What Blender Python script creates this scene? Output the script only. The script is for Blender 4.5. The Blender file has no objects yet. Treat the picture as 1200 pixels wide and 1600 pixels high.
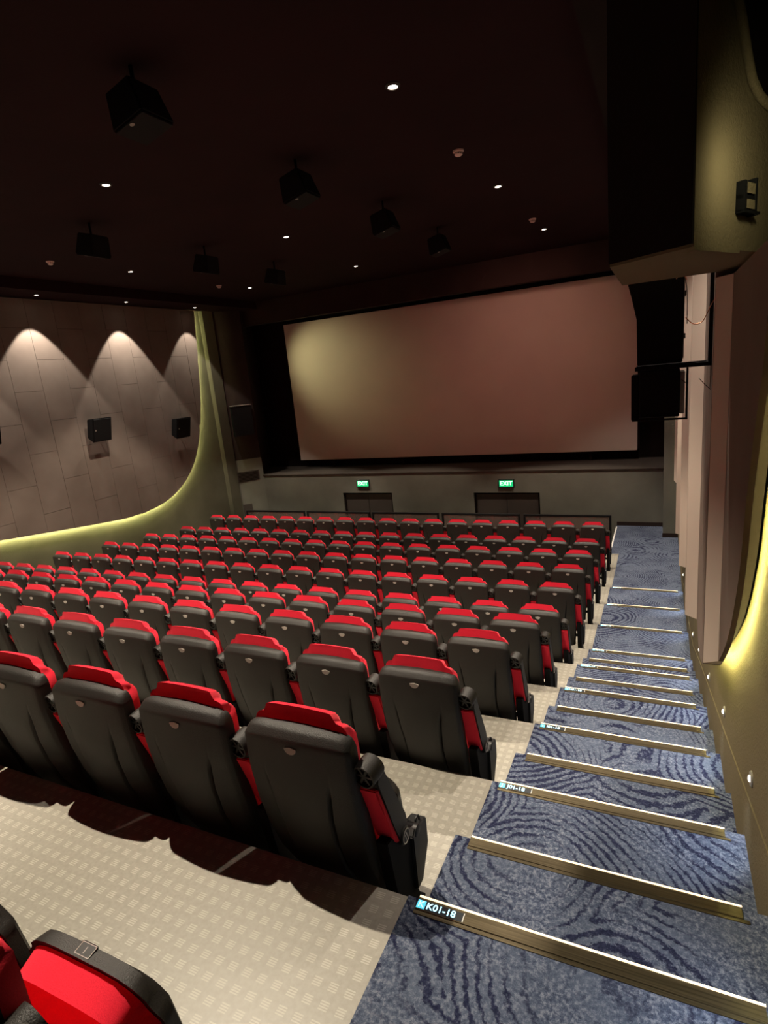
import bpy, bmesh, math, random
from mathutils import Vector, Matrix
random.seed(7)
S = bpy.context.scene
COL = S.collection

# ------------------------------------------------------------------ camera, world, exposure, lamps
cam_d = bpy.data.cameras.new('camera'); cam = bpy.data.objects.new('camera', cam_d); COL.objects.link(cam)
cam_d.sensor_fit = 'HORIZONTAL'; cam_d.sensor_width = 36.0; cam_d.lens = 908.6 / 1200 * 36
cam_d.clip_start = 0.02; cam_d.clip_end = 100
CR = Vector((0.90303697, 0.41838717, -0.09734682)); CU = Vector((-0.0124884, 0.25209294, 0.96762244)); CF = Vector((-0.42938126, 0.87258313, -0.23287423))
m = Matrix((CR, CU, -CF)).transposed().to_4x4(); m.translation = Vector((-0.2856, -1.5198, 1.8429))
cam.matrix_world = m
S.camera = cam
W = bpy.data.worlds.new('world'); S.world = W; W.use_nodes = True
W.node_tree.nodes['Background'].inputs[0].default_value = (0.0, 0.0, 0.0, 1)
S.view_settings.view_transform = 'Standard'; S.view_settings.look = 'None'
S.view_settings.gamma = 1.0; S.view_settings.use_curve_mapping = False
S.view_settings.exposure = 0.0

WARM = (1.0, 0.86, 0.68); COOL = (0.78, 0.88, 1.0); LIME = (1.0, 0.95, 0.34)
def spot(name, loc, target, watts, deg, blend, col, radius=0.03):
    d = bpy.data.lights.new(name, 'SPOT'); d.energy = watts; d.spot_size = math.radians(deg); d.spot_blend = blend
    d.color = col; d.shadow_soft_size = radius
    o = bpy.data.objects.new(name, d); COL.objects.link(o); o.location = loc
    o.rotation_euler = (Vector(target) - Vector(loc)).to_track_quat('-Z', 'Y').to_euler(); return o
CEIL = 4.30
DOWN = [(-2.48, 3.97), (-6.214, 4.04), (-9.95, 4.04), (-2.475, 7.73), (-6.237, 7.82), (-9.95, 7.75),
        (-2.452, 11.345), (-6.75, 11.44), (-9.943, 11.6), (-3.3, 0.72), (-7.0, 0.72)]
for x, y in DOWN:
    spot('downlight_beam', (x, y, CEIL - 0.03), (x, y, 0), 1000 if y > 2 else 1250, 96 if y < 2 else 62 if y > 11 else 84, 0.35, WARM, 0.025)
WASH_L = [(-11.91, 0.2), (-11.91, 2.45), (-11.91, 4.74), (-11.91, 7.03), (-11.91, 9.32), (-11.91, 11.66)]
for i, (x, y) in enumerate(WASH_L):
    spot('wall_washer_beam', (x, y, 4.05), (x, y, 0), 640 if i < 5 else 300, 73, 0.16, (1.0, 0.88, 0.74), 0.02)
WASH_R = [(-0.42, 2.45), (-0.42, 4.74), (-0.42, 7.03), (-0.42, 9.32), (-0.42, 11.66)]
for x, y in WASH_R:
    spot('wall_washer_beam', (x, y, 4.05), (x + 0.05, y, 0), 420, 84, 0.5, (1.0, 0.86, 0.74), 0.03)
for x in (-11.3, -8.6, -5.9, -3.2):
    spot('added_stage_fill', (x, 13.3, 4.2), (x, 13.7, -1.0), 9, 50, 0.8, (1, 0.8, 0.6), 0.05)  # unseen lamps added above the front to brighten the stage edge
spot('added_screen_fill', (-11.5, 12.6, 3.1), (-9.7, 14.7, 2.2), 250, 70, 1.0, (0.95, 0.88, 0.45), 0.15)  # added lamp for the yellowish glow at the screen's left, no fixture
spot('added_screen_fill', (-3.2, 11.3, 4.15), (-3.6, 14.7, 1.3), 170, 115, 1.0, (1.0, 0.45, 0.34), 0.25)  # added hidden lamp that makes the reddish glow on the screen
spot('added_face_fill', (0.058, 0.84, 2.42), (0.0, 1.25, 2.30), 4.5, 179, 1.0, (0.95, 0.88, 0.55), 0.05)  # added lamp brightening the plaster face of the boxed soffit, no fixture
STEPL = [(1.04, -0.008), (2.15, -0.372), (3.27, -0.757), (4.46, -1.118), (5.62, -1.50), (6.70, -1.685), (7.87, -1.85), (9.0, -2.0), (-0.1, 0.36)]
for y, z in STEPL:
    spot('step_lamp_beam', (0.045, y, z), (-0.35, y, z - 0.62), 8.0, 100, 0.6, COOL, 0.02)

# ------------------------------------------------------------------ materials
def mat(name, base=(.5, .5, .5), rough=.6, metal=0.0, emis=None, es=0.0, spec=None, build=None):
    M = bpy.data.materials.new(name); M.use_nodes = True; nt = M.node_tree
    b = nt.nodes['Principled BSDF']; b.inputs['Base Color'].default_value = (*base, 1)
    b.inputs['Roughness'].default_value = rough; b.inputs['Metallic'].default_value = metal
    if spec is not None: b.inputs['Specular IOR Level'].default_value = spec
    if emis: b.inputs['Emission Color'].default_value = (*emis, 1); b.inputs['Emission Strength'].default_value = es
    if build: build(nt, b)
    return M
def N(nt, t, **k):
    n = nt.nodes.new(t)
    for a, v in k.items():
        if a.startswith('i_'): n.inputs[a[2:].replace('_', ' ')].default_value = v
        else: setattr(n, a, v)
    return n
def math_(nt, op, a, b=None, c=None):
    n = nt.nodes.new('ShaderNodeMath'); n.operation = op
    for i, x in enumerate((a, b, c)):
        if x is None: continue
        if hasattr(x, 'is_output'): nt.links.new(x, n.inputs[i])
        else: n.inputs[i].default_value = x
    return n.outputs[0]
def ramp(nt, fac, pts):
    n = nt.nodes.new('ShaderNodeValToRGB'); nt.links.new(fac, n.inputs[0])
    e = n.color_ramp.elements
    while len(e) < len(pts): e.new(0.5)
    for q, (p, c) in zip(e, pts): q.position = p; q.color = (*c, 1) if len(c) == 3 else c
    return n.outputs[0]
def mix(nt, fac, a, b):
    n = nt.nodes.new('ShaderNodeMix'); n.data_type = 'RGBA'
    for s, x in ((n.inputs[0], fac), (n.inputs[6], a), (n.inputs[7], b)):
        if hasattr(x, 'is_output'): nt.links.new(x, s)
        else: s.default_value = x if isinstance(x, float) else (*x, 1)
    return n.outputs[2]
def geo(nt): return nt.nodes.new('ShaderNodeNewGeometry').outputs['Position']
def bump(nt, b, h, strength, dist=0.01):
    n = N(nt, 'ShaderNodeBump'); n.inputs['Strength'].default_value = strength; n.inputs['Distance'].default_value = dist
    nt.links.new(h, n.inputs['Height']); nt.links.new(n.outputs[0], b.inputs['Normal'])
def noise(nt, vec, scale, detail=3, rough=.55):
    n = N(nt, 'ShaderNodeTexNoise'); n.inputs['Scale'].default_value = scale; n.inputs['Detail'].default_value = detail
    n.inputs['Roughness'].default_value = rough; nt.links.new(vec, n.inputs['Vector']); return n.outputs[0]

def grain(amount, scale, bumps=0.15, tint=None):
    def f(nt, b):
        base = tuple(b.inputs['Base Color'].default_value)[:3]
        n = noise(nt, geo(nt), scale, 4)
        lo = tuple(c * (1 - amount) for c in base); hi = tuple(min(1, c * (1 + amount)) for c in base)
        nt.links.new(ramp(nt, n, [(.3, lo), (.7, hi)]), b.inputs['Base Color'])
        if bumps: bump(nt, b, n, bumps, 0.01)
    return f
def vinyl(nt, b):                       # tread pattern: groups of four short raised strokes
    sep = N(nt, 'ShaderNodeSeparateXYZ'); nt.links.new(geo(nt), sep.inputs[0])
    x, y = sep.outputs[0], sep.outputs[1]
    P = 0.058
    ux = math_(nt, 'DIVIDE', x, P); uy = math_(nt, 'DIVIDE', y, P)
    fx = math_(nt, 'FRACT', math_(nt, 'ADD', ux, 100.0)); fy = math_(nt, 'FRACT', math_(nt, 'ADD', uy, 100.0))
    inx = math_(nt, 'LESS_THAN', math_(nt, 'ABSOLUTE', math_(nt, 'SUBTRACT', fx, .5)), .26)
    iny = math_(nt, 'LESS_THAN', math_(nt, 'ABSOLUTE', math_(nt, 'SUBTRACT', fy, .5)), .27)
    st = math_(nt, 'GREATER_THAN', math_(nt, 'SINE', math_(nt, 'MULTIPLY', fy, 2 * math.pi * 7.5)), -0.1)
    pat = math_(nt, 'MULTIPLY', math_(nt, 'MULTIPLY', inx, iny), st)
    wear = noise(nt, geo(nt), 2.2, 2)
    base = ramp(nt, noise(nt, geo(nt), 60, 3), [(.35, (.262, .248, .205)), (.65, (.302, .286, .238))])
    c = mix(nt, math_(nt, 'MULTIPLY', pat, 0.75), base, (.45, .425, .36))
    nt.links.new(c, b.inputs['Base Color'])
    bump(nt, b, pat, .25, .002)
def carpet(nt, b):
    p = geo(nt)
    vn = N(nt, 'ShaderNodeTexNoise'); vn.inputs['Scale'].default_value = 1.6; vn.inputs['Detail'].default_value = 2; nt.links.new(p, vn.inputs['Vector'])
    mp = N(nt, 'ShaderNodeVectorMath', operation='MULTIPLY_ADD'); nt.links.new(vn.outputs['Color'], mp.inputs[0]); mp.inputs[1].default_value = (.22, .22, 0); nt.links.new(p, mp.inputs[2])
    fl = N(nt, 'ShaderNodeVectorMath', operation='MULTIPLY'); nt.links.new(mp.outputs[0], fl.inputs[0]); fl.inputs[1].default_value = (1, 1, .25)
    v = N(nt, 'ShaderNodeTexVoronoi'); v.feature = 'F1'; v.inputs['Scale'].default_value = 1.05; v.inputs['Randomness'].default_value = 1; nt.links.new(fl.outputs[0], v.inputs['Vector'])
    d = v.outputs['Distance']
    fine = noise(nt, p, 34, 3, .7)
    s = math_(nt, 'SINE', math_(nt, 'ADD', math_(nt, 'MULTIPLY', d, 165.0), math_(nt, 'MULTIPLY', fine, 7.0)))
    amp = noise(nt, p, 2.6, 3)
    thr = math_(nt, 'ADD', s, math_(nt, 'MULTIPLY', math_(nt, 'SUBTRACT', amp, .5), 5.0))
    rings = ramp(nt, math_(nt, 'MULTIPLY_ADD', thr, .26, .34), [(.42, (0, 0, 0)), (.60, (1, 1, 1))])
    mott = noise(nt, p, 70, 5, .8)
    base = ramp(nt, mott, [(.36, (.026, .034, .062)), (.5, (.078, .098, .148)), (.62, (.20, .22, .27))])
    big = noise(nt, p, 5, 3)
    base2 = mix(nt, ramp(nt, big, [(.40, (0, 0, 0)), (.7, (.7, .7, .7))]), base, (.095, .118, .165))
    dark = ramp(nt, mott, [(.38, (.008, .009, .028)), (.56, (.018, .021, .052)), (.68, (.09, .105, .16))])
    nt.links.new(mix(nt, math_(nt, 'MULTIPLY', rings, .94), base2, dark), b.inputs['Base Color'])
    bump(nt, b, noise(nt, p, 260, 2), .6, .004)
def plaster(lo, hi, st=.5, sc=45):
    def f(nt, b):
        n = noise(nt, geo(nt), sc, 5, .65)
        nt.links.new(ramp(nt, noise(nt, geo(nt), 1.3, 3), [(.3, lo), (.7, hi)]), b.inputs['Base Color'])
        bump(nt, b, n, st, .012)
    return f
def fabric(nt, b):
    n = noise(nt, geo(nt), 420, 2)
    nt.links.new(ramp(nt, n, [(.3, (.72, .012, .036)), (.7, (.86, .022, .055))]), b.inputs['Base Color'])
    b.inputs['Sheen Weight'].default_value = .25; b.inputs['Sheen Tint'].default_value = (1, .3, .3, 1)
    bump(nt, b, n, .2, .002)
def brushed(nt, b):
    g = N(nt, 'ShaderNodeVectorMath', operation='MULTIPLY'); nt.links.new(geo(nt), g.inputs[0]); g.inputs[1].default_value = (3, 220, 220)
    nt.links.new(ramp(nt, noise(nt, g.outputs[0], 1, 3), [(.3, (.075, .060, .034)), (.7, (.15, .122, .072))]), b.inputs['Base Color'])
M = {}
M['vinyl'] = mat('beige_vinyl', rough=.42, build=vinyl)
M['carpet'] = mat('blue_patterned_carpet', rough=1, spec=.1, build=carpet)
M['red'] = mat('red_upholstery', rough=.85, spec=.25, build=fabric)
M['shell'] = mat('black_moulded_plastic', (.0155, .014, .0118), .5, spec=.4, build=grain(.12, 300, .25))
M['black'] = mat('black_plastic', (.009, .009, .009), .5)
M['steel_black'] = mat('black_painted_steel', (.004, .004, .0045), .7, spec=.15)
M['grey_mark'] = mat('grey_print', (.45, .43, .40), .5)
M['white_mark'] = mat('white_print', (.8, .78, .74), .5)
M['alu'] = mat('brushed_aluminium', (.3, .26, .18), .38, .85, build=brushed)
M['lens'] = mat('warm_led_lens', (.9, .8, .6), .4, emis=(1.0, .80, .50), es=1.5)
M['label_lit'] = mat('backlit_row_letters', (.5, .8, .9), .5, emis=(.45, .85, 1.0), es=1.6)
M['label_lit2'] = mat('backlit_row_arrow', (.1, .6, .8), .5, emis=(.08, .50, .68), es=1.2)
M['label_dark'] = mat('dark_label_window', (.03, .035, .04), .3)
M['panel'] = mat('mauve_fabric_panel', rough=.95, spec=.1, build=plaster((.118, .094, .080), (.150, .122, .104), .12, 180))
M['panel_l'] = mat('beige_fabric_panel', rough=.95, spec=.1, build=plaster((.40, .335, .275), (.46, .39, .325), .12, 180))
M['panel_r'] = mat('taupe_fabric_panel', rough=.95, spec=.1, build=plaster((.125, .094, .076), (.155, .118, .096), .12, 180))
M['wall'] = mat('olive_plaster', rough=.9, spec=.15, build=plaster((.070, .066, .045), (.095, .090, .062), .5, 60))
M['wall_r'] = mat('rough_olive_plaster', rough=.9, spec=.15, build=plaster((.125, .100, .056), (.152, .122, .070), .6, 70))
M['stage'] = mat('grey_painted_plaster', rough=.85, spec=.15, build=plaster((.115, .112, .094), (.15, .146, .122), .4, 50))
M['dark'] = mat('near_black_paint', rough=.9, spec=.1, build=plaster((.007, .0045, .004), (.010, .0065, .0055), .2, 30))
M['dark2'] = mat('dark_brown_paint', rough=.9, spec=.1, build=plaster((.022, .014, .013), (.030, .020, .018), .2, 30))
M['soffit'] = mat('dark_taupe_paint', rough=.9, spec=.1, build=plaster((.05, .042, .036), (.06, .05, .043), .3, 40))
M['maroon'] = mat('dark_maroon_paint', rough=.9, spec=.1, build=plaster((.012, .0042, .0052), (.016, .0056, .0066), .2, 30))
M['screen'] = mat('matte_projection_screen', rough=.9, spec=.1, build=plaster((.42, .37, .33), (.44, .39, .345), .02, 200))
M['door'] = mat('dark_brown_door', rough=.6, build=plaster((.035, .027, .023), (.045, .034, .029), .1, 30))
M['cove'] = mat('lime_led_strip', (.8, .8, .3), .5, emis=LIME, es=150.0)
M['cove_left'] = mat('pale_lime_led_strip', (.8, .8, .4), .5, emis=(1.0, .98, .42), es=430.0)
M['lamp'] = mat('lit_lamp_face', (1, .9, .8), .4, emis=(1.0, .88, .72), es=30)
M['steplens'] = mat('lit_step_lamp_face', (1, 1, .95), .4, emis=(1.0, .93, .78), es=5)
M['trimring'] = mat('dark_metal_ring', (.05, .045, .04), .4, .5)
M['detector'] = mat('off_white_plastic', (.55, .42, .38), .5)
M['exit_green'] = mat('lit_exit_green', (.02, .4, .15), .5, emis=(.0, .42, .14), es=1.3)
M['exit_white'] = mat('lit_exit_letters', (.8, 1, .85), .5, emis=(.55, 1.0, .68), es=1.6)
M['cone'] = mat('speaker_cone', (.02, .02, .02), .7)
M['copper'] = mat('copper_wire', (.75, .35, .2), .35, .8)
M['wire'] = mat('black_cable', (.015, .013, .012), .5)
M['steel'] = mat('pale_steel', (.35, .33, .3), .4, .6)
def glassb(nt, b): b.inputs['Transmission Weight'].default_value = .92; b.inputs['IOR'].default_value = 1.45
M['glass'] = mat('tinted_glass', (.62, .50, .46), .08, build=glassb)

# ------------------------------------------------------------------ helpers
def tag(o, label=None, cat=None, group=None, kind=None):
    if label: o['label'] = label
    if cat: o['category'] = cat
    if group: o['group'] = group
    if kind: o['kind'] = kind
    return o
def empty(name, loc=(0, 0, 0)):
    o = bpy.data.objects.new(name, None); o.empty_display_size = .1; COL.objects.link(o); o.location = loc; return o
def mesh_obj(name, me, parent=None, loc=(0, 0, 0)):
    o = bpy.data.objects.new(name, me); COL.objects.link(o); o.location = loc
    if parent: o.parent = parent
    return o
def from_bm(name, bm, ma, parent=None, loc=(0, 0, 0), smooth=False):
    bmesh.ops.recalc_face_normals(bm, faces=bm.faces)
    me = bpy.data.meshes.new(name); bm.to_mesh(me); bm.free(); me.materials.append(ma)
    if smooth:
        for p in me.polygons: p.use_smooth = True
    return mesh_obj(name, me, parent, loc)
def add_box(bm, lo, hi, bev=0.0, seg=1):
    c = [(a + b) / 2 for a, b in zip(lo, hi)]; s = [abs(b - a) for a, b in zip(lo, hi)]
    r = bmesh.ops.create_cube(bm, size=1, matrix=Matrix.Translation(c) @ Matrix.Diagonal((*s, 1)))
    if bev:
        es = list({e for v in r['verts'] for e in v.link_edges})
        bmesh.ops.bevel(bm, geom=es, offset=bev, segments=seg, affect='EDGES', profile=.6)
def box(name, lo, hi, ma, parent=None, bev=0.0, seg=1, loc=(0, 0, 0)):
    bm = bmesh.new(); add_box(bm, lo, hi, bev, seg); return from_bm(name, bm, ma, parent, loc)
def add_prism(bm, pts, d0, d1, fn):      # 2D outline -> solid; fn(a, b, d) gives the 3D point
    A = [bm.verts.new(fn(a, b, d0)) for a, b in pts]; B = [bm.verts.new(fn(a, b, d1)) for a, b in pts]
    n = len(pts); bm.faces.new(A); bm.faces.new(list(reversed(B)))
    for i in range(n): bm.faces.new((A[i], B[i], B[(i + 1) % n], A[(i + 1) % n]))
def prism(name, pts, d0, d1, fn, ma, parent=None, bev=0.0, loc=(0, 0, 0), seg=2):
    bm = bmesh.new(); add_prism(bm, pts, d0, d1, fn)
    if bev: bmesh.ops.bevel(bm, geom=list(bm.edges), offset=bev, segments=seg, affect='EDGES')
    return from_bm(name, bm, ma, parent, loc)
YZ = lambda a, b, d: Vector((d, a, b))
XZ = lambda a, b, d: Vector((a, d, b))
XY = lambda a, b, d: Vector((a, b, d))
def add_tube(bm, pts, r, n=8, cap=True):
    pts = [Vector(p) for p in pts]; rings = []
    for i, p in enumerate(pts):
        t = (pts[min(i + 1, len(pts) - 1)] - pts[max(i - 1, 0)]).normalized()
        a = t.cross(Vector((0, 0, 1)));
        if a.length < 1e-3: a = t.cross(Vector((1, 0, 0)))
        a.normalize(); b = t.cross(a)
        rings.append([bm.verts.new(p + (a * math.cos(k * 2 * math.pi / n) + b * math.sin(k * 2 * math.pi / n)) * r) for k in range(n)])
    for A, B in zip(rings, rings[1:]):
        for k in range(n): bm.faces.new((A[k], A[(k + 1) % n], B[(k + 1) % n], B[k]))
    if cap: bm.faces.new(rings[0]); bm.faces.new(list(reversed(rings[-1])))
def tube(name, pts, r, ma, parent=None, n=8, loc=(0, 0, 0)):
    bm = bmesh.new(); add_tube(bm, pts, r, n); return from_bm(name, bm, ma, parent, loc, True)
def add_lathe(bm, prof, mx, n=20):       # profile (r, h) revolved around local Z, placed by matrix mx
    R = []
    for r, h in prof:
        R.append([bm.verts.new(mx @ Vector((r * math.cos(k * 2 * math.pi / n), r * math.sin(k * 2 * math.pi / n), h))) for k in range(n)] if r > 1e-6 else [bm.verts.new(mx @ Vector((0, 0, h)))])
    for A, B in zip(R, R[1:]):
        for k in range(n):
            k2 = (k + 1) % n
            if len(A) == 1 and len(B) == 1: continue
            if len(A) == 1: bm.faces.new((A[0], B[k], B[k2]))
            elif len(B) == 1: bm.faces.new((A[k], B[0], A[k2]))
            else: bm.faces.new((A[k], B[k], B[k2], A[k2]))
def lathe(name, prof, mx, ma, parent=None, n=20, loc=(0, 0, 0), smooth=True):
    bm = bmesh.new(); add_lathe(bm, prof, mx, n); o = from_bm(name, bm, ma, parent, loc, False)
    if smooth:
        try: o.data.shade_smooth(); o.data.set_sharp_from_angle(angle=math.radians(35))
        except Exception: pass
    return o
def text_mesh(name, body, size, ma, parent, mx, extrude=.0008, align='CENTER', bold=0.0, sx=1.0):
    cu = bpy.data.curves.new(name, 'FONT'); cu.body = body; cu.size = size; cu.extrude = extrude
    cu.align_x = align; cu.align_y = 'CENTER'; cu.offset = bold; cu.resolution_u = 3
    t = bpy.data.objects.new(name + '_tmp', cu)
    me = bpy.data.meshes.new_from_object(t); bpy.data.objects.remove(t); bpy.data.curves.remove(cu)
    me.transform(mx @ Matrix.Diagonal((sx, 1, 1, 1))); me.materials.clear(); me.materials.append(ma)
    return mesh_obj(name, me, parent)
def copy_tree(o, parent=None):
    c = o.copy(); COL.objects.link(c); c.parent = parent
    for ch in o.children: copy_tree(ch, c)
    return c
def lerp(tab, x):
    if x <= tab[0][0]: return tab[0][1]
    for (a, u), (b, v) in zip(tab, tab[1:]):
        if x <= b:
            t = (x - a) / (b - a); t = t * t * (3 - 2 * t) * .35 + t * .65
            return u + (v - u) * t
    return tab[-1][1]
def sst(a, b, x):
    t = max(0, min(1, (x - a) / (b - a))); return t * t * (3 - 2 * t)
def slab(name, us, vs, back, front, ma, parent):
    """closed solid between two grids back(u,v) and front(u,v)"""
    bm = bmesh.new()
    A = [[bm.verts.new(back(u, v)) for u in us] for v in vs]; B = [[bm.verts.new(front(u, v)) for u in us] for v in vs]
    nv, nu = len(vs), len(us)
    for i in range(nv - 1):
        for j in range(nu - 1):
            bm.faces.new((A[i][j], A[i][j + 1], A[i + 1][j + 1], A[i + 1][j])); bm.faces.new((B[i][j], B[i + 1][j], B[i + 1][j + 1], B[i][j + 1]))
    for j in range(nu - 1):
        bm.faces.new((A[0][j], B[0][j], B[0][j + 1], A[0][j + 1])); bm.faces.new((A[-1][j], A[-1][j + 1], B[-1][j + 1], B[-1][j]))
    for i in range(nv - 1):
        bm.faces.new((A[i][0], A[i + 1][0], B[i + 1][0], B[i][0])); bm.faces.new((A[i][-1], B[i][-1], B[i + 1][-1], A[i + 1][-1]))
    o = from_bm(name, bm, ma, parent)
    for p in o.data.polygons: p.use_smooth = True
    try: o.data.set_sharp_from_angle(angle=math.radians(50))
    except Exception: pass
    return o

# ------------------------------------------------------------------ levels (row K is nearest, row A is at the front)
LV = [0, -.366, -.74, -1.10, -1.465, -1.845, -2.02, -2.165, -2.31, -2.46, -2.46]
YE = [-1.20, 0, 1.118, 2.244, 3.37, 4.50, 5.63, 6.75, 7.87, 9.0, 10.12]
XL, XR, XA = -12.5, .085, -1.09        # left wall, right wall, carpet edge
YF = 13.6; YB = -4.4; PIT = -3.7

# ------------------------------------------------------------------ setting
floor = empty('floor', (0, 0, -3.9)); tag(floor, kind='structure')
def fpart(name, lo, hi, ma):
    lo = (lo[0], lo[1], lo[2] + 3.9); hi = (hi[0], hi[1], hi[2] + 3.9)
    return box(name, lo, hi, ma, floor)
# beige vinyl seating tiers: tier i carries row i and reaches from its rear edge to its front edge
for i in range(10):
    y0 = YE[i]; y1 = YE[i + 1] if i < 9 else 11.36
    fpart('seating_tier', (XL, y0, -3.9), (XA, y1, LV[i]), M['vinyl'])
fpart('seating_tier', (XL, -2.25, -3.9), (XA, YE[0], .37), M['vinyl'])
fpart('seating_tier', (XL, YB, -3.9), (XR, -2.25, .74), M['vinyl'])
fpart('pit_floor', (XL - .3, 11.36, -3.9), (-1.27, YF, PIT), M['stage'])
# carpeted aisle steps
NOS = [(.003, 0), (.507, -.180), (1.113, -.366), (1.640, -.560), (2.244, -.74), (2.786, -.925), (3.381, -1.10),
       (3.897, -1.28), (4.504, -1.465), (5.024, -1.66), (5.63, -1.845), (6.75, -2.02), (7.87, -2.165), (8.99, -2.31)]
prev = -.60
for y, z in NOS:
    fpart('carpet_step', (XA, prev, -3.9), (XR, y, z + .004), M['carpet']); prev = y
fpart('carpet_step', (XA, prev, -3.9), (XR, 11.36, -2.456), M['carpet'])
fpart('carpet_landing', (-1.27, 11.36, -3.9), (XR, YF, -2.456), M['carpet'])
fpart('carpet_step', (XA, YE[0], -3.9), (XR, -.60, .185), M['carpet'])
fpart('carpet_step', (XA, -2.25, -3.9), (XR, YE[0], .374), M['carpet'])

ceil = box('ceiling', (XL - .3, YB, CEIL), (XR + .3, 15.3, CEIL + .15), M['maroon']); tag(ceil, kind='structure')
box('soffit', (XL, YB, 4.08), (-11.5, 13.9, CEIL), M['maroon'], ceil)
box('soffit', (-.85, 1.85, 4.08), (XR, 13.9, CEIL), M['dark'], ceil)
box('screen_beam', (XL - .3, 13.9, 3.64), (XR + .2, 14.15, CEIL), M['dark2'], ceil)

wr = box('wall_right', (XR, YB, -3.9), (XR + .2, 15.3, CEIL), M['wall_r']); tag(wr, kind='structure')
wl = box('wall_left', (XL - .2, YB, -3.9), (XL, 12.93, CEIL), M['wall']); tag(wl, kind='structure')
wb = box('wall_back', (XL - .2, YB - .2, -3.9), (XR + .2, YB, CEIL), M['dark']); tag(wb, kind='structure')
# projecting corner pier at the front end of the left wall and the splay beside the stage
prism('corner_pier', [(-12.5, 12.42), (-12.42, 12.5), (-12.42, 12.93), (-12.5, 12.93)], -3.7, 4.08, XY, M['wall'], wl)
sp = prism('wall_splay', [(-12.5, 12.93), (-12.7, 12.93), (-13.2, 15.3), (-12.76, 15.3), (-11.93, YF)], -3.9, CEIL, XY, M['dark2']); tag(sp, kind='structure')
prism('wall_splay_base', [(-12.495, 12.935), (-12.49, 12.93), (-11.91, YF - .004), (-11.93, YF)], -3.7, -.42, XY, M['stage'], sp)
wf = box('wall_front', (XL - .7, 15.1, -1.2), (XR + .2, 15.3, CEIL), M['dark']); tag(wf, kind='structure')
# stage front wall with its two door openings cut through
DR = [(-9.05, -7.41), (-4.93, -3.15)]; DT = -1.605
st = empty('wall_stage_front', (0, YF, -3.9)); tag(st, kind='structure')
def spart(lo, hi): return box('wall_section', (lo[0], lo[1] - YF, lo[2] + 3.9), (hi[0], hi[1] - YF, hi[2] + 3.9), M['stage'], st)
xs = [-12.6] + [v for d in DR for v in d] + [XR]
for a, b_ in zip(xs[0::2], xs[1::2]): spart((a, YF, -3.9), (b_, YF + .2, -1.02))
for a, b_ in DR: spart((a, YF, DT), (b_, YF + .2, -1.02))
fs = box('floor_stage', (-12.75, YF - .03, -1.03), (XR, 15.1, -1.0), M['soffit'], bev=.006); tag(fs, kind='structure')
for k, (a, b_) in enumerate(DR):
    d = empty('door_%d' % (k + 1), ((a + b_) / 2, YF + .1, PIT)); tag(d, kind='structure')
    h = DT - PIT; w = (b_ - a) / 2
    box('door_leaf', (-w + .05, -.02, 0), (-.006, .03, h - .05), M['door'], d, .004)
    box('door_leaf', (.006, -.02, 0), (w - .05, .03, h - .05), M['door'], d, .004)
    bm = bmesh.new(); add_box(bm, (-w, -.05, 0), (-w + .05, .08, h)); add_box(bm, (w - .05, -.05, 0), (w, .08, h)); add_box(bm, (-w, -.05, h - .05), (w, .08, h))
    from_bm('door_frame', bm, M['dark'], d)
# pillar
pl = box('trim_1', (-.232, 12.69, -2.46), (XR, YF, 4.08), M['stage']); tag(pl, kind='structure')
box('pillar_skirting', (-.242, 12.68, -2.456), (XR, 12.69, -2.36), M['dark2'], pl)
for nm, lo, hi, ma in (('baseboard_front', (-1.27, YF - .015, -2.456), (-.232, YF, -2.36), M['dark2']),):
    tag(box(nm, lo, hi, ma), kind='structure')
# right baseboard follows the steps
bb = empty('baseboard_right', (XR, 0, 0)); tag(bb, kind='structure')
top = [(-.60, .50)] + [(0.0, .22), (1.113, -.15), (2.244, -.52), (3.381, -.885), (4.504, -1.25), (5.63, -1.65), (6.75, -1.86), (7.87, -2.01), (8.99, -2.16), (9.5, -2.31), (12.69, -2.34)]
bm = bmesh.new()
for (a, u), (b, v) in zip(top, top[1:]): add_prism(bm, [(a, u), (b, v), (b, v - .75), (a, u - .75)], -.006, 0, YZ)
from_bm('skirting', bm, M['wall_r'], bb)

# grille and small shelf-like speaker on the splay
def on_splay(t, z, off=0.0):
    a = Vector((-12.5, 12.93, 0)); b = Vector((-11.93, YF, 0)); d = (b - a); n = Vector((d.y, -d.x, 0)).normalized()
    p = a + d * t + n * off; return Vector((p.x, p.y, z))
def splay_box(name, t0, t1, z0, z1, off0, off1, ma, parent=None, zo=0, org=None):
    bm = bmesh.new(); o = org or Vector((0, 0, 0))
    ps = [on_splay(t0, 0, off0), on_splay(t1, 0, off0), on_splay(t1, 0, off1), on_splay(t0, 0, off1)]
    A = [bm.verts.new(Vector((p.x, p.y, z0)) - o) for p in ps]; B = [bm.verts.new(Vector((p.x, p.y, z1)) - o) for p in ps]
    bm.faces.new(A); bm.faces.new(list(reversed(B)))
    for i in range(4): bm.faces.new((A[i], B[i], B[(i + 1) % 4], A[(i + 1) % 4]))
    return from_bm(name, bm, ma, parent)
og = on_splay(.5, -1.12)
g = empty('vent_grille', og); tag(g, 'dark rectangular vent grille low on the splayed wall left of the stage', 'vent')
splay_box('frame', .06, .86, -1.13, -.80, .0, .02, M['door'], g, org=og)
for k in range(7): splay_box('slat', .10, .82, -1.10 + k * .042, -1.085 + k * .042, .021, .032, M['steel_black'], g, org=og)
op = splay_box('door_3', .1, .98, -3.7, -1.86, .0, .012, M['door']); tag(op, kind='structure')
os_ = on_splay(.5, .55)
s3 = empty('wall_speaker', os_); tag(s3, 'tall dark speaker box with lit top on the splayed wall beside the screen', 'speaker')
splay_box('cabinet', .16, .84, .35, 1.27, .02, .30, M['steel_black'], s3, org=os_)
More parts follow.
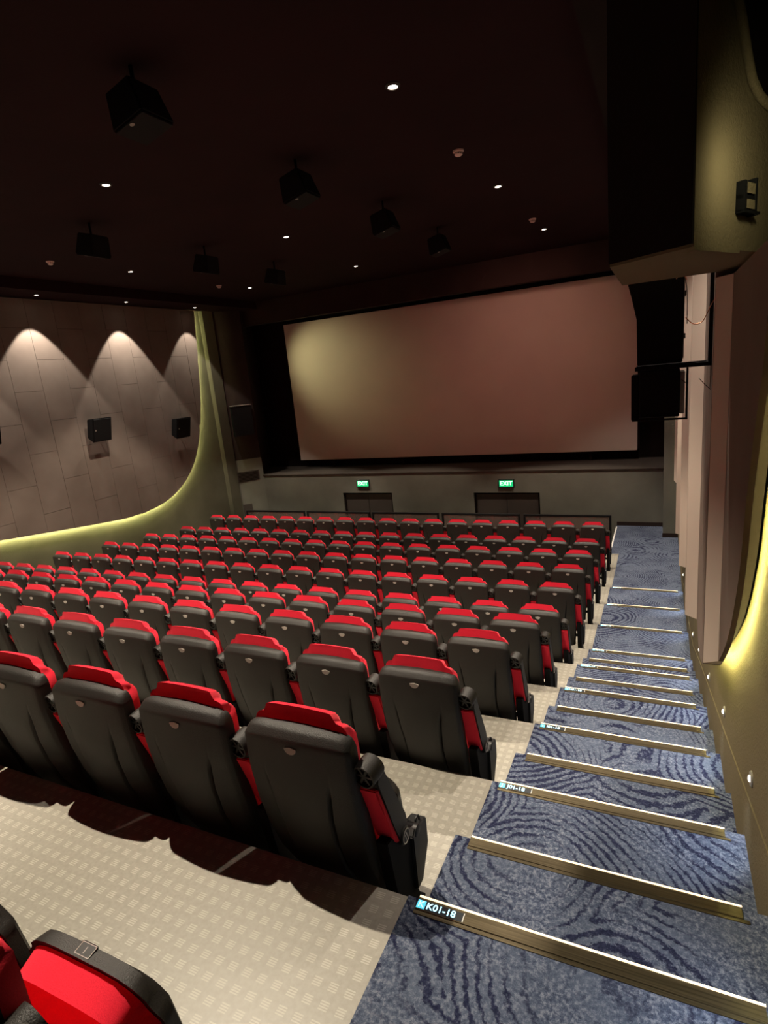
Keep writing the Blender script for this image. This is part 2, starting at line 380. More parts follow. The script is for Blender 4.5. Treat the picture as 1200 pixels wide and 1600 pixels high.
splay_box('top_plate', .14, .86, 1.27, 1.29, .02, .32, M['steel'], s3, org=os_)
splay_box('bracket', .4, .6, .5, .7, -.01, .02, M['steel_black'], s3, org=os_)

# ------------------------------------------------------------------ wall panels with rounded outline and cove strip
def clip_y(poly, y, keep_above):
    out = []
    for (a, b) in zip(poly, poly[1:] + poly[:1]):
        ia = (a[0] >= y) == keep_above; ib = (b[0] >= y) == keep_above
        if ia: out.append(a)
        if ia != ib:
            t = (y - a[0]) / (b[0] - a[0]); out.append((y, a[1] + (b[1] - a[1]) * t))
    return out
def clip_z(poly, z, keep_above):
    return [(b, a) for a, b in clip_y([(q, p) for p, q in poly], z, keep_above)]
def clip_rect(poly, y0, y1, z0, z1):
    for f, v, k in ((clip_y, y0, True), (clip_y, y1, False), (clip_z, z0, True), (clip_z, z1, False)):
        if len(poly) < 3: return []
        poly = f(poly, v, k)
    o = []
    for p in poly:
        if not o or (abs(p[0] - o[-1][0]) + abs(p[1] - o[-1][1])) > 1e-4: o.append(p)
    if len(o) > 2 and abs(o[0][0] - o[-1][0]) + abs(o[0][1] - o[-1][1]) < 1e-4: o.pop()
    return o if len(o) > 2 else []
def area(p): return abs(sum(a[0] * b[1] - b[0] * a[1] for a, b in zip(p, p[1:] + p[:1]))) / 2
def crv(pts, n=6):                       # Catmull-Rom through the points
    P = [pts[0]] + pts + [pts[-1]]; out = []
    for i in range(1, len(P) - 2):
        for k in range(n):
            t = k / n; a, b, c, d = P[i - 1], P[i], P[i + 1], P[i + 2]
            out.append(tuple(.5 * (2 * b[q] + (c[q] - a[q]) * t + (2 * a[q] - 5 * b[q] + 4 * c[q] - d[q]) * t * t + (3 * b[q] - a[q] - 3 * c[q] + d[q]) * t ** 3) for q in (0, 1)))
    return out + [pts[-1]]
FRONT = [(5.35, -.705), (6.75, -.885), (8.0, -1.03), (8.6, -1.085), (9.1, -1.08), (9.9, -.94), (10.62, -.59), (11.18, -.01), (11.55, .77), (11.78, 1.67), (11.94, 2.74), (12.1, 4.06)]
def inset(poly, d):
    c = []; n = len(poly)
    sgn = 1 if sum(a[0] * b[1] - b[0] * a[1] for a, b in zip(poly, poly[1:] + poly[:1])) > 0 else -1
    for i in range(n):
        p = Vector(poly[i - 1]); q = Vector(poly[i]); r = Vector(poly[(i + 1) % n])
        t = ((q - p).normalized() + (r - q).normalized()).normalized(); nn = Vector((-t.y, t.x)) * sgn
        c.append((q.x + nn.x * d, q.y + nn.y * d))
    return c
def cove(name, poly, x, parent, w=.016, first=1, ma='cove'):
    """flat LED tape on the back of the boards, facing the wall and following the outline"""
    inn = inset(poly, w); bm = bmesh.new(); A = [bm.verts.new((x, *p)) for p in poly]; B = [bm.verts.new((x, *p)) for p in inn]
    C = [bm.verts.new((x + .002 * (1 if x > -5 else -1), *p)) for p in poly]; D = [bm.verts.new((x + .002 * (1 if x > -5 else -1), *p)) for p in inn]
    for i in range(first, len(poly) - 1):
        bm.faces.new((C[i], C[i + 1], D[i + 1], D[i])); bm.faces.new((A[i], B[i], B[i + 1], A[i + 1]))
        bm.faces.new((A[i], A[i + 1], C[i + 1], C[i])); bm.faces.new((B[i], D[i], D[i + 1], B[i + 1]))
    return from_bm(name, bm, M[ma], parent)
# left
outL = [(-3.2, 4.06), (-3.2, .36)] + [(-2.0, .21)] + crv(FRONT, 5)
core = inset(outL, .12)
prism('panel_core', core, XL + .03, -12.393, YZ, M['dark'], wl)
prism('leak_blocker_sheet', inset(outL, .012), -12.392, -12.386, YZ, M['dark'], wl)  # unseen sheet added to stop strip light leaking through board gaps
cove('led_strip', inset(outL, .03), -12.394, wl, ma='cove_left')
k = 0; y = 6.38 - .645 * 15
while y < 12.2:
    off = 2.17 if k % 2 == 1 else 2.82
    z = off - 1.30 * 3
    while z < 4.1:
        p = clip_rect(outL, y + .003, y + .645 - .003, z + .003, z + 1.30 - .003)
        if p and area(p) > .004:
            prism('panel', p, -12.385, -12.35 + random.uniform(-.002, .002), YZ, M['panel'], wl)
        z += 1.30
    y += .645; k += 1
# right: folded boards
NEAR = [(.62, 2.12), (.68, 1.77), (.76, 1.61), (.85, 1.43), (.93, 1.24), (1.01, .975), (1.10, .80), (1.24, .60), (1.43, .405), (1.72, .18), (1.96, .04), (2.70, -.245), (3.5, -.40), (4.6, -.555)]
outR = [(1.86, 4.06), (1.86, 2.12)] + crv(NEAR, 4) + crv(FRONT, 5)
ZIG = [(.5, 0), (1.70, 0), (1.80, -.065), (3.60, 0), (3.72, -.085), (4.6, -.055), (5.9, 0), (6.02, -.075), (7.0, -.05), (8.2, 0), (8.32, -.07), (10.4, 0), (10.5, -.065), (12.3, 0)]
def zx(y):
    for (a, u), (b, v) in zip(ZIG, ZIG[1:]):
        if a <= y <= b: return u + (v - u) * (y - a) / (b - a)
    return 0
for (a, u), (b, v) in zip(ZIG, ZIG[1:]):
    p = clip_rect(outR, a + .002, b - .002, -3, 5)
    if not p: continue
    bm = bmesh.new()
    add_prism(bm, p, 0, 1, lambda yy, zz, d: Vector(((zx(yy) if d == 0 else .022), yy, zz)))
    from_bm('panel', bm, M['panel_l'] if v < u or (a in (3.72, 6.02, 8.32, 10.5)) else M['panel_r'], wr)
coreR = inset(outR, .12)
bm = bmesh.new(); add_prism(bm, coreR, .0225, XR - .012, YZ); from_bm('panel_core', bm, M['dark'], wr)
cove('led_strip', inset(outR, .045), .0245, wr, .016, 2)

# projection-side box hanging near the camera on the right, with a curved raised rim and a bracket
BX = [(-.475, 1.054), (-.196, .845), (.083, 1.365), (.083, 1.85), (-.475, 1.85)]
duct = prism('boxed_soffit', BX, 2.15, CEIL, XY, M['wall_r']); tag(duct, kind='structure')
prism('bottom_lip', [(-.215, .90), (-.196, .835), (-.035, 1.135), (-.06, 1.16)], 2.138, 2.152, XY, M['wall_r'], duct)
prism('side_dark_sheet', [(-.475, 1.050), (-.198, .8435), (-.202, .8385), (-.479, 1.046)], 2.16, CEIL, XY, M['dark'], duct)  # thin near-black sheet over the A-B face
def onface(s, z, off):                   # along the B-C face
    B = Vector((-.196, .845, 0)); C_ = Vector((.083, 1.365, 0)); d = (C_ - B); n = Vector((d.y, -d.x, 0)).normalized()
    p = B + d * s + n * off; return Vector((p.x, p.y, z))
rim = [(.36, 2.98), (.40, 2.90), (.455, 2.845), (.505, 2.79), (.55, 2.745), (.605, 2.70), (.70, 2.665), (.80, 2.65), (.97, 2.63)]
tube('curved_rim', [onface(s, z, .012) for s, z in rim], .016, M['wall_r'], duct, 10)
# dark field inside the rim
bm = bmesh.new(); vs = [bm.verts.new(onface(s, z, .010)) for s, z in rim] + [bm.verts.new(onface(.97, 2.98, .010))]; bm.faces.new(vs)
bmesh.ops.triangulate(bm, faces=bm.faces); from_bm('recess_field', bm, M['dark'], duct)
br = empty('cable_bracket', onface(.63, 2.33, 0)); tag(br, 'small black slotted metal bracket on the rough plaster face at upper right', 'bracket')
o0 = onface(.63, 2.33, 0)
def bpart(name, s0, s1, z0, z1, f0, f1, ma):
    bm = bmesh.new(); ps = [onface(s0, 0, f0), onface(s1, 0, f0), onface(s1, 0, f1), onface(s0, 0, f1)]
    A = [bm.verts.new(Vector((p.x, p.y, z0)) - o0) for p in ps]; B = [bm.verts.new(Vector((p.x, p.y, z1)) - o0) for p in ps]
    bm.faces.new(A); bm.faces.new(list(reversed(B)))
    for i in range(4): bm.faces.new((A[i], B[i], B[(i + 1) % 4], A[(i + 1) % 4]))
    return from_bm(name, bm, ma, br)
bpart('upright', .50, .53, 2.275, 2.375, 0, .03, M['steel_black']); bpart('upright', .655, .675, 2.265, 2.39, 0, .03, M['steel_black'])
bpart('crossbar', .50, .68, 2.318, 2.330, 0, .025, M['steel_black']); bpart('crossbar', .50, .72, 2.270, 2.280, 0, .03, M['steel_black'])
bpart('wall_stand_in', .537, .648, 2.335, 2.37, .024, .029, M['wall_r']); bpart('wall_stand_in', .537, .648, 2.285, 2.315, .024, .029, M['wall_r'])  # these stand in for the lit wall showing through the bracket openings
bpart('spring', .70, .715, 2.29, 2.38, 0, .02, M['steel'])

# ------------------------------------------------------------------ step nosings with lit edge and row labels
ordn = ['uppermost', 'second', 'third', 'fourth', 'fifth', 'sixth', 'seventh', 'eighth', 'ninth', 'tenth', 'eleventh', 'twelfth', 'thirteenth', 'last']
letters = 'JIHGFE'; letters = 'KJHGFE'
LABY = {0: 'K', 2: 'J', 4: 'I', 6: 'H', 8: 'G', 10: 'F', 11: 'E', 12: 'D', 13: 'C'}
for i, (y, z) in enumerate([(-.60, .185)] + NOS):
    n = empty('step_nosing', (-.52, y, z + .004))
    k = i - 1
    if k < 0: lab = 'metal step nosing at the bottom edge of the photo, nearest the camera'
    elif k == 13: lab = 'thin lit step nosing at the foot of the stairs, bordering the flat landing'
    else:
        how = ('broad aluminium step nosing with lit row label' if k in LABY and k < 6 else 'broad aluminium step nosing without a label' if k < 6 else 'thin lit step nosing with tiny row label' if k in LABY else 'thin lit step nosing without a label')
        lab = how + ', ' + (ordn[k] + ' full one down the stairs' if k else 'topmost full one on the stairs')
    tag(n, lab, 'step nosing', 'lit step nosings down the carpeted aisle')
    xl = -.53 if k % 2 == 0 or k > 10 or k < 0 else -.50
    x1 = .52
    bm = bmesh.new(); add_box(bm, (xl, -.046, 0), (x1, .006, .006), .0015); add_box(bm, (xl, -.006, -.035), (x1, .008, .004), .0015)
    add_box(bm, (xl, -.060, 0), (x1 + .02, -.046, .003))
    from_bm('profile', bm, M['alu'], n)
    box('light_strip', (xl + .003, .002, .0062), (x1, .009, .0085), M['lens'], n)
    if k in LABY:
        box('label_window', (xl + .002, -.042, .0062), (xl + .17, -.008, .0072), M['label_dark'], n)
        L = n.children[-1]
        bm = bmesh.new(); add_box(bm, (xl + .004, -.041, .0072), (xl + .034, -.009, .0078)); from_bm('arrow_block', bm, M['label_lit2'], L)
        mx = Matrix.Translation((xl + .019, -.025, .0084))
        text_mesh('row_letter', LABY[k], .036, M['label_lit'], L, mx, .0004)
        mx = Matrix.Translation((xl + .092, -.025, .0078))
        text_mesh('seat_range', LABY[k] + '01-18', .036, M['label_lit'], L, mx, .0004, bold=.0006)
        box('divider', (xl + .172, -.042, .0062), (xl + .175, -.008, .0085), M['white_mark'], n)
# white edge strip along the landing
o = box('landing_edge_strip', (-1.285, 11.66, -2.47), (-1.255, 13.45, -2.445), M['white_mark'], bev=.003); tag(o, 'pale metal edge strip on the left side of the carpeted landing', 'edge trim')

# ------------------------------------------------------------------ step lamps on the right wall
pos = ['beside the topmost full step', 'second down the stairs', 'third down the stairs', 'fourth down the stairs', 'fifth down the stairs', 'sixth down the stairs', 'seventh down the stairs', 'last one by the flat landing', 'nearest the camera, beside the photographer']
for (y, z), w in zip(STEPL, pos):
    if y < 0: lab = 'small round step lamp low on the right wall, ' + w
    else: lab = 'small round lit step lamp low on right wall, ' + w
    n = empty('step_lamp', (XR, y, z)); tag(n, lab, 'step lamp', 'step lamps on the right wall')
    mx = Matrix.Rotation(-math.pi / 2, 4, 'Y')
    lathe('bezel', [(.014, 0), (.034, 0), (.034, .004), (.030, .008), (.024, .009), (.018, .006), (.014, .006), (.014, 0)], mx, M['steel'], n, 20)
    lathe('lens', [(0, .006), (.014, .006), (.014, .012), (.008, .015), (0, .016)], mx, M['steplens'], n, 16)

# ------------------------------------------------------------------ ceiling lamps, detectors, hanging speakers
def downlight(name, x, y, z, lab, grp, sc=1.0):
    n = empty(name, (x, y, z)); tag(n, lab, 'ceiling lamp', grp)
    lathe('trim_ring', [(.045 * sc, .02), (.045 * sc, 0), (.066 * sc, 0), (.070 * sc, .004), (.068 * sc, .012), (.058 * sc, .022), (.045 * sc, .02)], Matrix.Rotation(math.pi, 4, 'X'), M['trimring'], n, 20)
    lathe('lamp_face', [(0, .004), (.044 * sc, .004), (.044 * sc, .012), (.025 * sc, .018), (0, .02)], Matrix.Rotation(math.pi, 4, 'X'), M['lamp'], n, 16)
dl = ['large bright ceiling downlight at top centre of the photo', 'ceiling downlight high at the left, second brightest', 'ceiling downlight over the left aisle, nearest row', 'ceiling downlight right of centre, below the round detector',
      'ceiling downlight between two dark hanging speakers left of centre', 'ceiling downlight over the left aisle, middle row', 'small ceiling downlight far right, beside a small detector',
      'small ceiling downlight over the middle front rows', 'small ceiling downlight near the left end of the screen wall', 'ceiling downlight above the nearest seats, outside the frame top', 'ceiling downlight above the left of the nearest row']
for (x, y), l in zip(DOWN, dl): downlight('downlight', x, y, CEIL, l, 'downlights in the dark ceiling')
wl_n = ['near the back', 'second from the back', 'third from the back', 'leftmost one in the photo', 'middle one in the photo', 'rightmost one above the cove end']
for (x, y), l in zip(WASH_L, wl_n): downlight('wall_washer', x, y, 4.08, 'small recessed washer lamp over the left wall panels, ' + l, 'wall washer lamps over the left wall', .9)
wr_n = ['nearest', 'second', 'third', 'fourth', 'last before the screen']
for (x, y), l in zip(WASH_R, wr_n): downlight('wall_washer', x, y, 4.08, 'recessed washer lamp over the right wall panels, ' + l + ' down the stairs', 'wall washer lamps over the right wall', .9)
for x, y, l in ((-2.505, 5.945, 'round off-white smoke detector right of top centre, the largest one'), (-2.476, 10.3, 'small round smoke detector beside the far right downlight'),
                (-10.027, 6.05, 'round smoke detector low at the left of the ceiling'), (-10.166, 10.67, 'tiny smoke detector above the left end of the screen')):
    n = empty('smoke_detector', (x, y, CEIL)); tag(n, l, 'smoke detector')
    R180 = Matrix.Rotation(math.pi, 4, 'X')
    lathe('base', [(0, 0), (.065, 0), (.065, .018), (.06, .022), (0, .022)], R180, M['detector'], n, 20)
    lathe('dome', [(.045, .022), (.05, .03), (.046, .05), (.03, .062), (0, .066)], R180, M['detector'], n, 20)
    bm = bmesh.new()
    for q in range(10):
        a = q * math.pi / 5; add_box(bm, (.047 * math.cos(a) - .004, .047 * math.sin(a) - .004, -.046), (.047 * math.cos(a) + .004, .047 * math.sin(a) + .004, -.03))
    from_bm('vent_ring', bm, M['wire'], n)
def surround(name, loc, lab, grp, w, d, h, tilt_m, arm):
    n = empty(name, loc); tag(n, lab, 'speaker', grp)
    hw, hd = w / 2, d / 2
    bm = bmesh.new()
    # tapered cabinet: front (+Z local) is the driver side
    pts = [(-hw, -hd), (hw, -hd), (hw, hd), (-hw, hd)]
    A = [bm.verts.new((a * .78, b * .9, -h / 2)) for a, b in pts]; B = [bm.verts.new((a, b, h / 2)) for a, b in pts]
    bm.faces.new(A); bm.faces.new(list(reversed(B)))
    for i in range(4): bm.faces.new((A[i], B[i], B[(i + 1) % 4], A[(i + 1) % 4]))
    bmesh.ops.bevel(bm, geom=list(bm.edges), offset=.012, segments=2, affect='EDGES'); bm.transform(tilt_m)
    from_bm('cabinet', bm, M['steel_black'], n)
    bm = bmesh.new(); add_box(bm, (-hw * .92, -hd * .92, h / 2 + .001), (hw * .92, hd * .92, h / 2 + .012), .004); bm.transform(tilt_m)
    from_bm('grille', bm, M['steel_black'], n)
    bm = bmesh.new(); add_lathe(bm, [(0, h / 2 + .013), (.02, h / 2 + .013), (.02, h / 2 + .015), (0, h / 2 + .015)], Matrix.Translation((0, -hd * .75, 0)), 10); bm.transform(tilt_m)
    from_bm('badge', bm, M['steel'], n)
    bm = bmesh.new(); add_tube(bm, arm, .016, 8); from_bm('mount', bm, M['steel_black'], n, smooth=True)
    return n
cs = [(-4.12, 4.89, 'large dark speaker hanging left of centre, above the middle downlight'), (-4.07, 7.16, 'dark speaker hanging from the ceiling just right of the picture centre'), (-4.02, 9.43, 'faint dark speaker hanging before the screen, right of centre'),
      (-3.99, 2.41, 'faint dark speaker hanging high at the left, nearest the camera'), (-7.66, 4.96, 'dark speaker hanging low at the left, beside the detector'), (-7.61, 7.27, 'dark speaker hanging left of the middle downlight'), (-7.64, 9.42, 'faint far dark speaker hanging near the screen, left of centre')]
for x, y, l in cs:
    T = Matrix.Rotation(math.radians(180 - 14 if x > -6 else 180 + 14), 4, 'Y')
    surround('ceiling_speaker', (x, y, CEIL - .30), l, 'dark speakers hanging from the ceiling', .34, .34, .28, T, [(0, 0, .13), (0, 0, .30)])
TL = Matrix.Rotation(math.radians(90 + 14), 4, 'Y')
for (y, z, l) in ((8.03, 1.21, 'black square speaker on the left wall, the larger and nearer of two'), (10.6, .93, 'black square speaker on the left wall, the farther one near the lit cove'), (5.46, 1.49, 'black square speaker on the left wall just outside the left frame edge')):
    surround('wall_speaker', (-12.14, y, z), l, 'black speakers on the left wall', .56, .52, .22, TL, [(-.05, .0, .0), (-.14, .0, .02), (-.21, 0, .02)])

# ------------------------------------------------------------------ speaker rack on the right (hangs over the stairs)
RY = 3.7; KR = .665      # parts are written at drawing size; KR brings them to real size
rk = empty('speaker_rack', (-.0757, 1.951, 2.313)); rk.scale = (KR, KR, KR); tag(rk, 'black steel hanging frame holding two speakers over the stairs', 'speaker rack')
def rbar(a, b, r=.014):
    bm = bmesh.new(); a = Vector(a) - Vector((.03, RY, 2.55)); b = Vector(b) - Vector((.03, RY, 2.55)); lo = [min(p, q) - r for p, q in zip(a, b)]; hi = [max(p, q) + r for p, q in zip(a, b)]
    add_box(bm, lo, hi, .002); return from_bm('frame_bar', bm, M['steel_black'], rk)
rbar((.05, RY, 1.70), (.05, RY, 5.20), .022)
rbar((-.47, RY, 1.665), (.05, RY, 1.665), .016)
rbar((-.11, RY, 1.255), (-.11, RY, 1.64), .008); rbar((-.50, RY, 1.255), (-.11, RY, 1.255), .007)
rbar((-.50, RY, 2.42), (.05, RY, 2.42), .016); rbar((-.30, RY + .02, 2.42), (-.30, RY + .02, 5.20), .016)
rbar((-.47, RY + .34, 1.665), (.05, RY + .34, 1.665), .016); rbar((.05, RY, 1.665), (.05, RY + .34, 1.665), .016)
# upper speaker: wedge cabinet
us = empty('rack_speaker', (-.2952, 1.9646, 1.741)); us.scale = (KR, KR, KR); tag(us, 'upper black wedge-shaped loudspeaker in the rack over the stairs', 'speaker', 'loudspeakers in the hanging rack')
prism('cabinet', [(-.17, .0), (.155, .0), (.155, .70), (-.255, .69), (-.17, .36)], 0, .30, XZ, M['steel_black'], us, .006)
box('rear_plate', (.156, .02, .03), (.162, .28, .66), M['steel'], us, .002)
for zz in (.18, .50): box('handle', (.163, .10, zz), (.175, .20, zz + .04), M['black'], us, .003)
prism('top_strip', [(-.25, .702), (-.12, .702), (-.12, .712), (-.25, .712)], 0, .30, XZ, M['steel'], us)
ls = empty('rack_speaker', (-.3151, 1.9646, 1.462)); ls.scale = (KR, KR, KR); tag(ls, 'lower black square loudspeaker in the rack over the stairs', 'speaker', 'loudspeakers in the hanging rack')
box('cabinet', (-.125, 0, 0), (.17, .28, .375), M['steel_black'], ls, .006)
box('horn_flange', (-.185, .01, -.015), (-.126, .27, .345), M['steel_black'], ls, .004)
box('rear_plate', (.171, .02, .02), (.205, .26, .35), M['steel'], ls, .003)
wires = [([(-.20, RY - .02, 2.36), (-.15, RY - .05, 2.33), (-.125, RY - .03, 2.2), (-.12, RY, 2.0), (-.12, RY - .03, 1.98)], 'thin cable running down the back of the upper rack speaker', M['wire']),
         ([(-.13, RY - .02, 2.02), (-.09, RY - .05, 1.975), (-.05, RY - .05, 1.965), (-.01, RY - .04, 1.99), (.03, RY - .03, 2.08), (.07, RY - .03, 2.15), (.095, RY - .02, 2.19)], 'copper speaker wire looping from the upper speaker to the wall', M['copper']),
         ([(-.20, RY - .02, 2.31), (-.16, RY - .06, 2.345), (-.13, RY - .05, 2.29)], 'short reddish wire at the top of the upper rack speaker', M['copper']),
         ([(-.15, RY, 1.56), (-.11, RY - .02, 1.52), (-.105, RY, 1.49)], 'short dark wire beside the lower rack speaker', M['wire']),
         ([(-.03, RY, 1.56), (.02, RY, 1.50), (.06, RY + .02, 1.46)], 'dark wire tail on the folded wall panels below the rack', M['wire'])]
for p, l, ma in wires:
    o = Vector(p[0]); q = crv2 = [Vector(v) - o for v in p]
    sm = []
    for i in range(len(q) - 1):
        a, b, c, d = q[max(i - 1, 0)], q[i], q[i + 1], q[min(i + 2, len(q) - 1)]
        for t in (0, .25, .5, .75): sm.append(.5 * (2 * b + (c - a) * t + (2 * a - 5 * b + 4 * c - d) * t * t + (3 * b - a - 3 * c + d) * t ** 3))
    sm.append(q[-1]); w = tube('speaker_wire', sm, .003 if ma is M['wire'] else .0035, ma, None, 6, (-.0957 + (o.x) * KR, 1.951 + (o.y - RY) * KR, 2.313 + (o.z - 2.55) * KR)); w.scale = (KR, KR, KR); tag(w, l, 'wire')

# ------------------------------------------------------------------ screen, exit signs
sc = empty('cinema_screen', (-6.0, 14.72, -.74)); tag(sc, 'wide pale cinema screen above the stage with warm reddish light on it', 'screen')
bm = bmesh.new(); nx = 24
A = []; B = []
for i in range(nx + 1):
    t = i / nx; x = -5.155 + 10.31 * t; dz = 0
    A.append((bm.verts.new((x, 0, 0)), bm.verts.new((x, 0, 4.33)))); B.append((bm.verts.new((x, .03, 0)), bm.verts.new((x, .03, 4.33))))
for i in range(nx):
    bm.faces.new((A[i][0], A[i + 1][0], A[i + 1][1], A[i][1])); bm.faces.new((B[i][0], B[i][1], B[i + 1][1], B[i + 1][0]))
    bm.faces.new((A[i][0], B[i][0], B[i + 1][0], A[i + 1][0])); bm.faces.new((A[i][1], A[i + 1][1], B[i + 1][1], B[i][1]))
for X in (0, nx): bm.faces.new((A[X][0], A[X][1], B[X][1], B[X][0]))
from_bm('screen_sheet', bm, M['screen'], sc)
bm = bmesh.new()
for lo, hi in (((-5.2, .035, -.03), (5.2, .10, .03)), ((-5.2, .035, 4.30), (5.2, .10, 4.36)), ((-5.2, .035, -.03), (-5.12, .10, 4.36)), ((5.12, .035, -.03), (5.2, .10, 4.36))): add_box(bm, lo, hi)
from_bm('screen_frame', bm, M['dark'], sc)
bm = bmesh.new()
for x in (-4, -1.5, 1.5, 4): add_box(bm, (x - .04, .10, -.26), (x + .04, .37, 0)); 
from_bm('support', bm, M['dark'], sc)
for x, z, l in ((-8.31, -1.31, 'green lit EXIT sign over the left door below the screen'), (-4.01, -1.345, 'green lit EXIT sign over the right door below the screen')):
    n = empty('exit_sign', (x, YF, z)); tag(n, l, 'exit sign', 'green exit signs')
    box('housing', (-.21, -.05, -.11), (.21, 0, .11), M['black'], n, .006)
    box('lit_face', (-.185, -.054, -.085), (.185, -.051, .085), M['exit_green'], n)
    text_mesh('lettering', 'EXIT', .155, M['exit_white'], n, Matrix.Translation((0, -.056, 0)) @ Matrix.Rotation(math.pi / 2, 4, 'X'), .001, bold=.003, sx=1.05)

# ------------------------------------------------------------------ front railing
rx = [(-10.93, -8.97), (-8.90, -7.0), (-6.93, -5.13), (-5.05, -3.17), (-3.09, -1.23)]
rn = ['leftmost', 'second from the left', 'middle', 'second from the right', 'rightmost, ending at the aisle']
for (a, b_), l in zip(rx, rn):
    n = empty('front_railing', ((a + b_) / 2, 11.3, -2.46)); tag(n, 'black framed glass railing panel before the front row, ' + l, 'railing', 'glass railing panels before the front row')
    w = (b_ - a) / 2; t = .022; H = .88
    box('top_rail', (-w, -t, H - .045), (w, t, H), M['steel_black'], n, .003)
    box('bottom_rail', (-w + .045, -t, .06), (w - .045, t, .10), M['steel_black'], n, .003)
    for s in (-1, 1): box('post', (min(s * w, s * (w - .045)), -t, 0), (max(s * w, s * (w - .045)), t, H - .045), M['steel_black'], n, .003)
    box('glass_pane', (-w + .046, -.004, .101), (w - .046, .004, H - .046), M['glass'], n)

# ------------------------------------------------------------------ cinema seats
PROF = [(.09, .225), (.22, .145), (.35, .085), (.50, .04), (.65, .008), (.80, -.010), (.97, -.012)]
ZB, ZT = .095, .97
def halfw(z): return lerp([(.12, .205), (.30, .228), (.60, .236), (.97, .233)], z)
def outline(u, v):
    """u,v in [-1,1]x[0,1] -> x,z with arched top and rounded corners"""
    z = ZB + (ZT - ZB) * v
    c = max(0.0, (v - .945) / .055); x = u * (halfw(z) - .014 * c ** 2.2)
    z += (.015 * (1 - u * u) - .014 * abs(u) ** 14) * v ** 2
    z += .02 * (abs(u) ** 6) * (1 - v) ** 6
    return x, z
def gpos(v): return .60 - .12 * math.sin(math.pi * min(1, max(0, (v - .05) / .75)))
def shell_back(u, v):
    x, z = outline(u, v)
    y = lerp(PROF, z) - .032 * (1 - u * u) * (1 - .35 * v)
    g = gpos(v); s = sst(.06, .2, v) * (1 - sst(.70, .79, v))
    d = abs(abs(u) - g)
    y += .011 * math.exp(-(d / .016) ** 2) * s
    y -= .008 * (1 - sst(g - .04, g + .0, abs(u))) * s
    e = sst(.93, 1, abs(u)) * .014 + max(0, (v - .962) / .038) * .030
    return Vector((x, y + e, z))
def shell_front(u, v):
    x, z = outline(u, v); return Vector((x * .985, lerp(PROF, z) + .064 - .010 * (1 - u * u), z - .002))
US = []
for g in (.60,): US = [0, .12, .25, .36]
us_full = lambda v: None
def make_shell(parent):
    # column positions follow the crease
    def cols(v):
        g = gpos(v); h = [0, .15, .3, g - .05, g - .028, g - .012, g, g + .012, g + .028, g + .055, .80, .90, .95, .98, 1.0]
        return [-a for a in reversed(h[1:])] + h
    vs = [0, .04, .09, .14, .2, .28, .36, .44, .52, .60, .67, .71, .75, .79, .85, .90, .94, .960, .968, .985, 1.0]
    bm = bmesh.new()
    A = [[bm.verts.new(shell_back(u, v)) for u in cols(v)] for v in vs]; B = [[bm.verts.new(shell_front(u, v)) for u in cols(v)] for v in vs]
    nv, nu = len(vs), len(A[0])
    for i in range(nv - 1):
        for j in range(nu - 1):
            bm.faces.new((A[i][j], A[i][j + 1], A[i + 1][j + 1], A[i + 1][j])); bm.faces.new((B[i][j], B[i + 1][j], B[i + 1][j + 1], B[i][j + 1]))
    for j in range(nu - 1):
        bm.faces.new((A[0][j], B[0][j], B[0][j + 1], A[0][j + 1])); bm.faces.new((A[-1][j], A[-1][j + 1], B[-1][j + 1], B[-1][j]))
    for i in range(nv - 1):
        bm.faces.new((A[i][0], A[i + 1][0], B[i + 1][0], B[i][0])); bm.faces.new((A[i][-1], B[i][-1], B[i + 1][-1], A[i + 1][-1]))
    o = from_bm('back_shell', bm, M['shell'], parent)
    for p in o.data.polygons: p.use_smooth = True
    o.data.set_sharp_from_angle(angle=math.radians(60))
    return o
def cushion_back(u, v):
    z0, z1 = .36, 1.000
    bumpc = 1 - sst(.60, .70, abs(u)); top = z1 - .020 * abs(u) ** 6 + .012 * (1 - u * u) + .034 * bumpc
    z = z0 + (top - z0) * v; r = sst(.88, 1, v)
    hw = .226 - .03 * r * (sst(.75, 1, abs(u)))
    return Vector((u * hw * 1.01, lerp(PROF, min(z, .97)) + .050 + .006 * r, z))
def cushion_front(u, v):
    p = cushion_back(u, v)
    bumpc = 1 - sst(.58, .68, abs(u))
    t = .050 + .016 * bumpc * sst(.5, .8, v) + .016 * sst(.60, .78, abs(u)) * (1 - sst(.94, 1, abs(u)))
    t *= (1 - .35 * sst(.9, 1, abs(u)) ** 2) * (1 - .35 * sst(.92, 1, v) ** 2) * (1 - .3 * (1 - sst(0, .08, v)))
    return Vector((p.x * (1 - .03 * sst(.9, 1, abs(u))), p.y + t, p.z - .02 * sst(.9, 1, v)))
UC = [-1, -.96, -.9, -.82, -.74, -.70, -.66, -.62, -.58, -.4, -.2, 0, .2, .4, .58, .62, .66, .70, .74, .82, .9, .96, 1]
VC = [0, .04, .1, .25, .4, .55, .68, .78, .86, .92, .96, .985, 1]
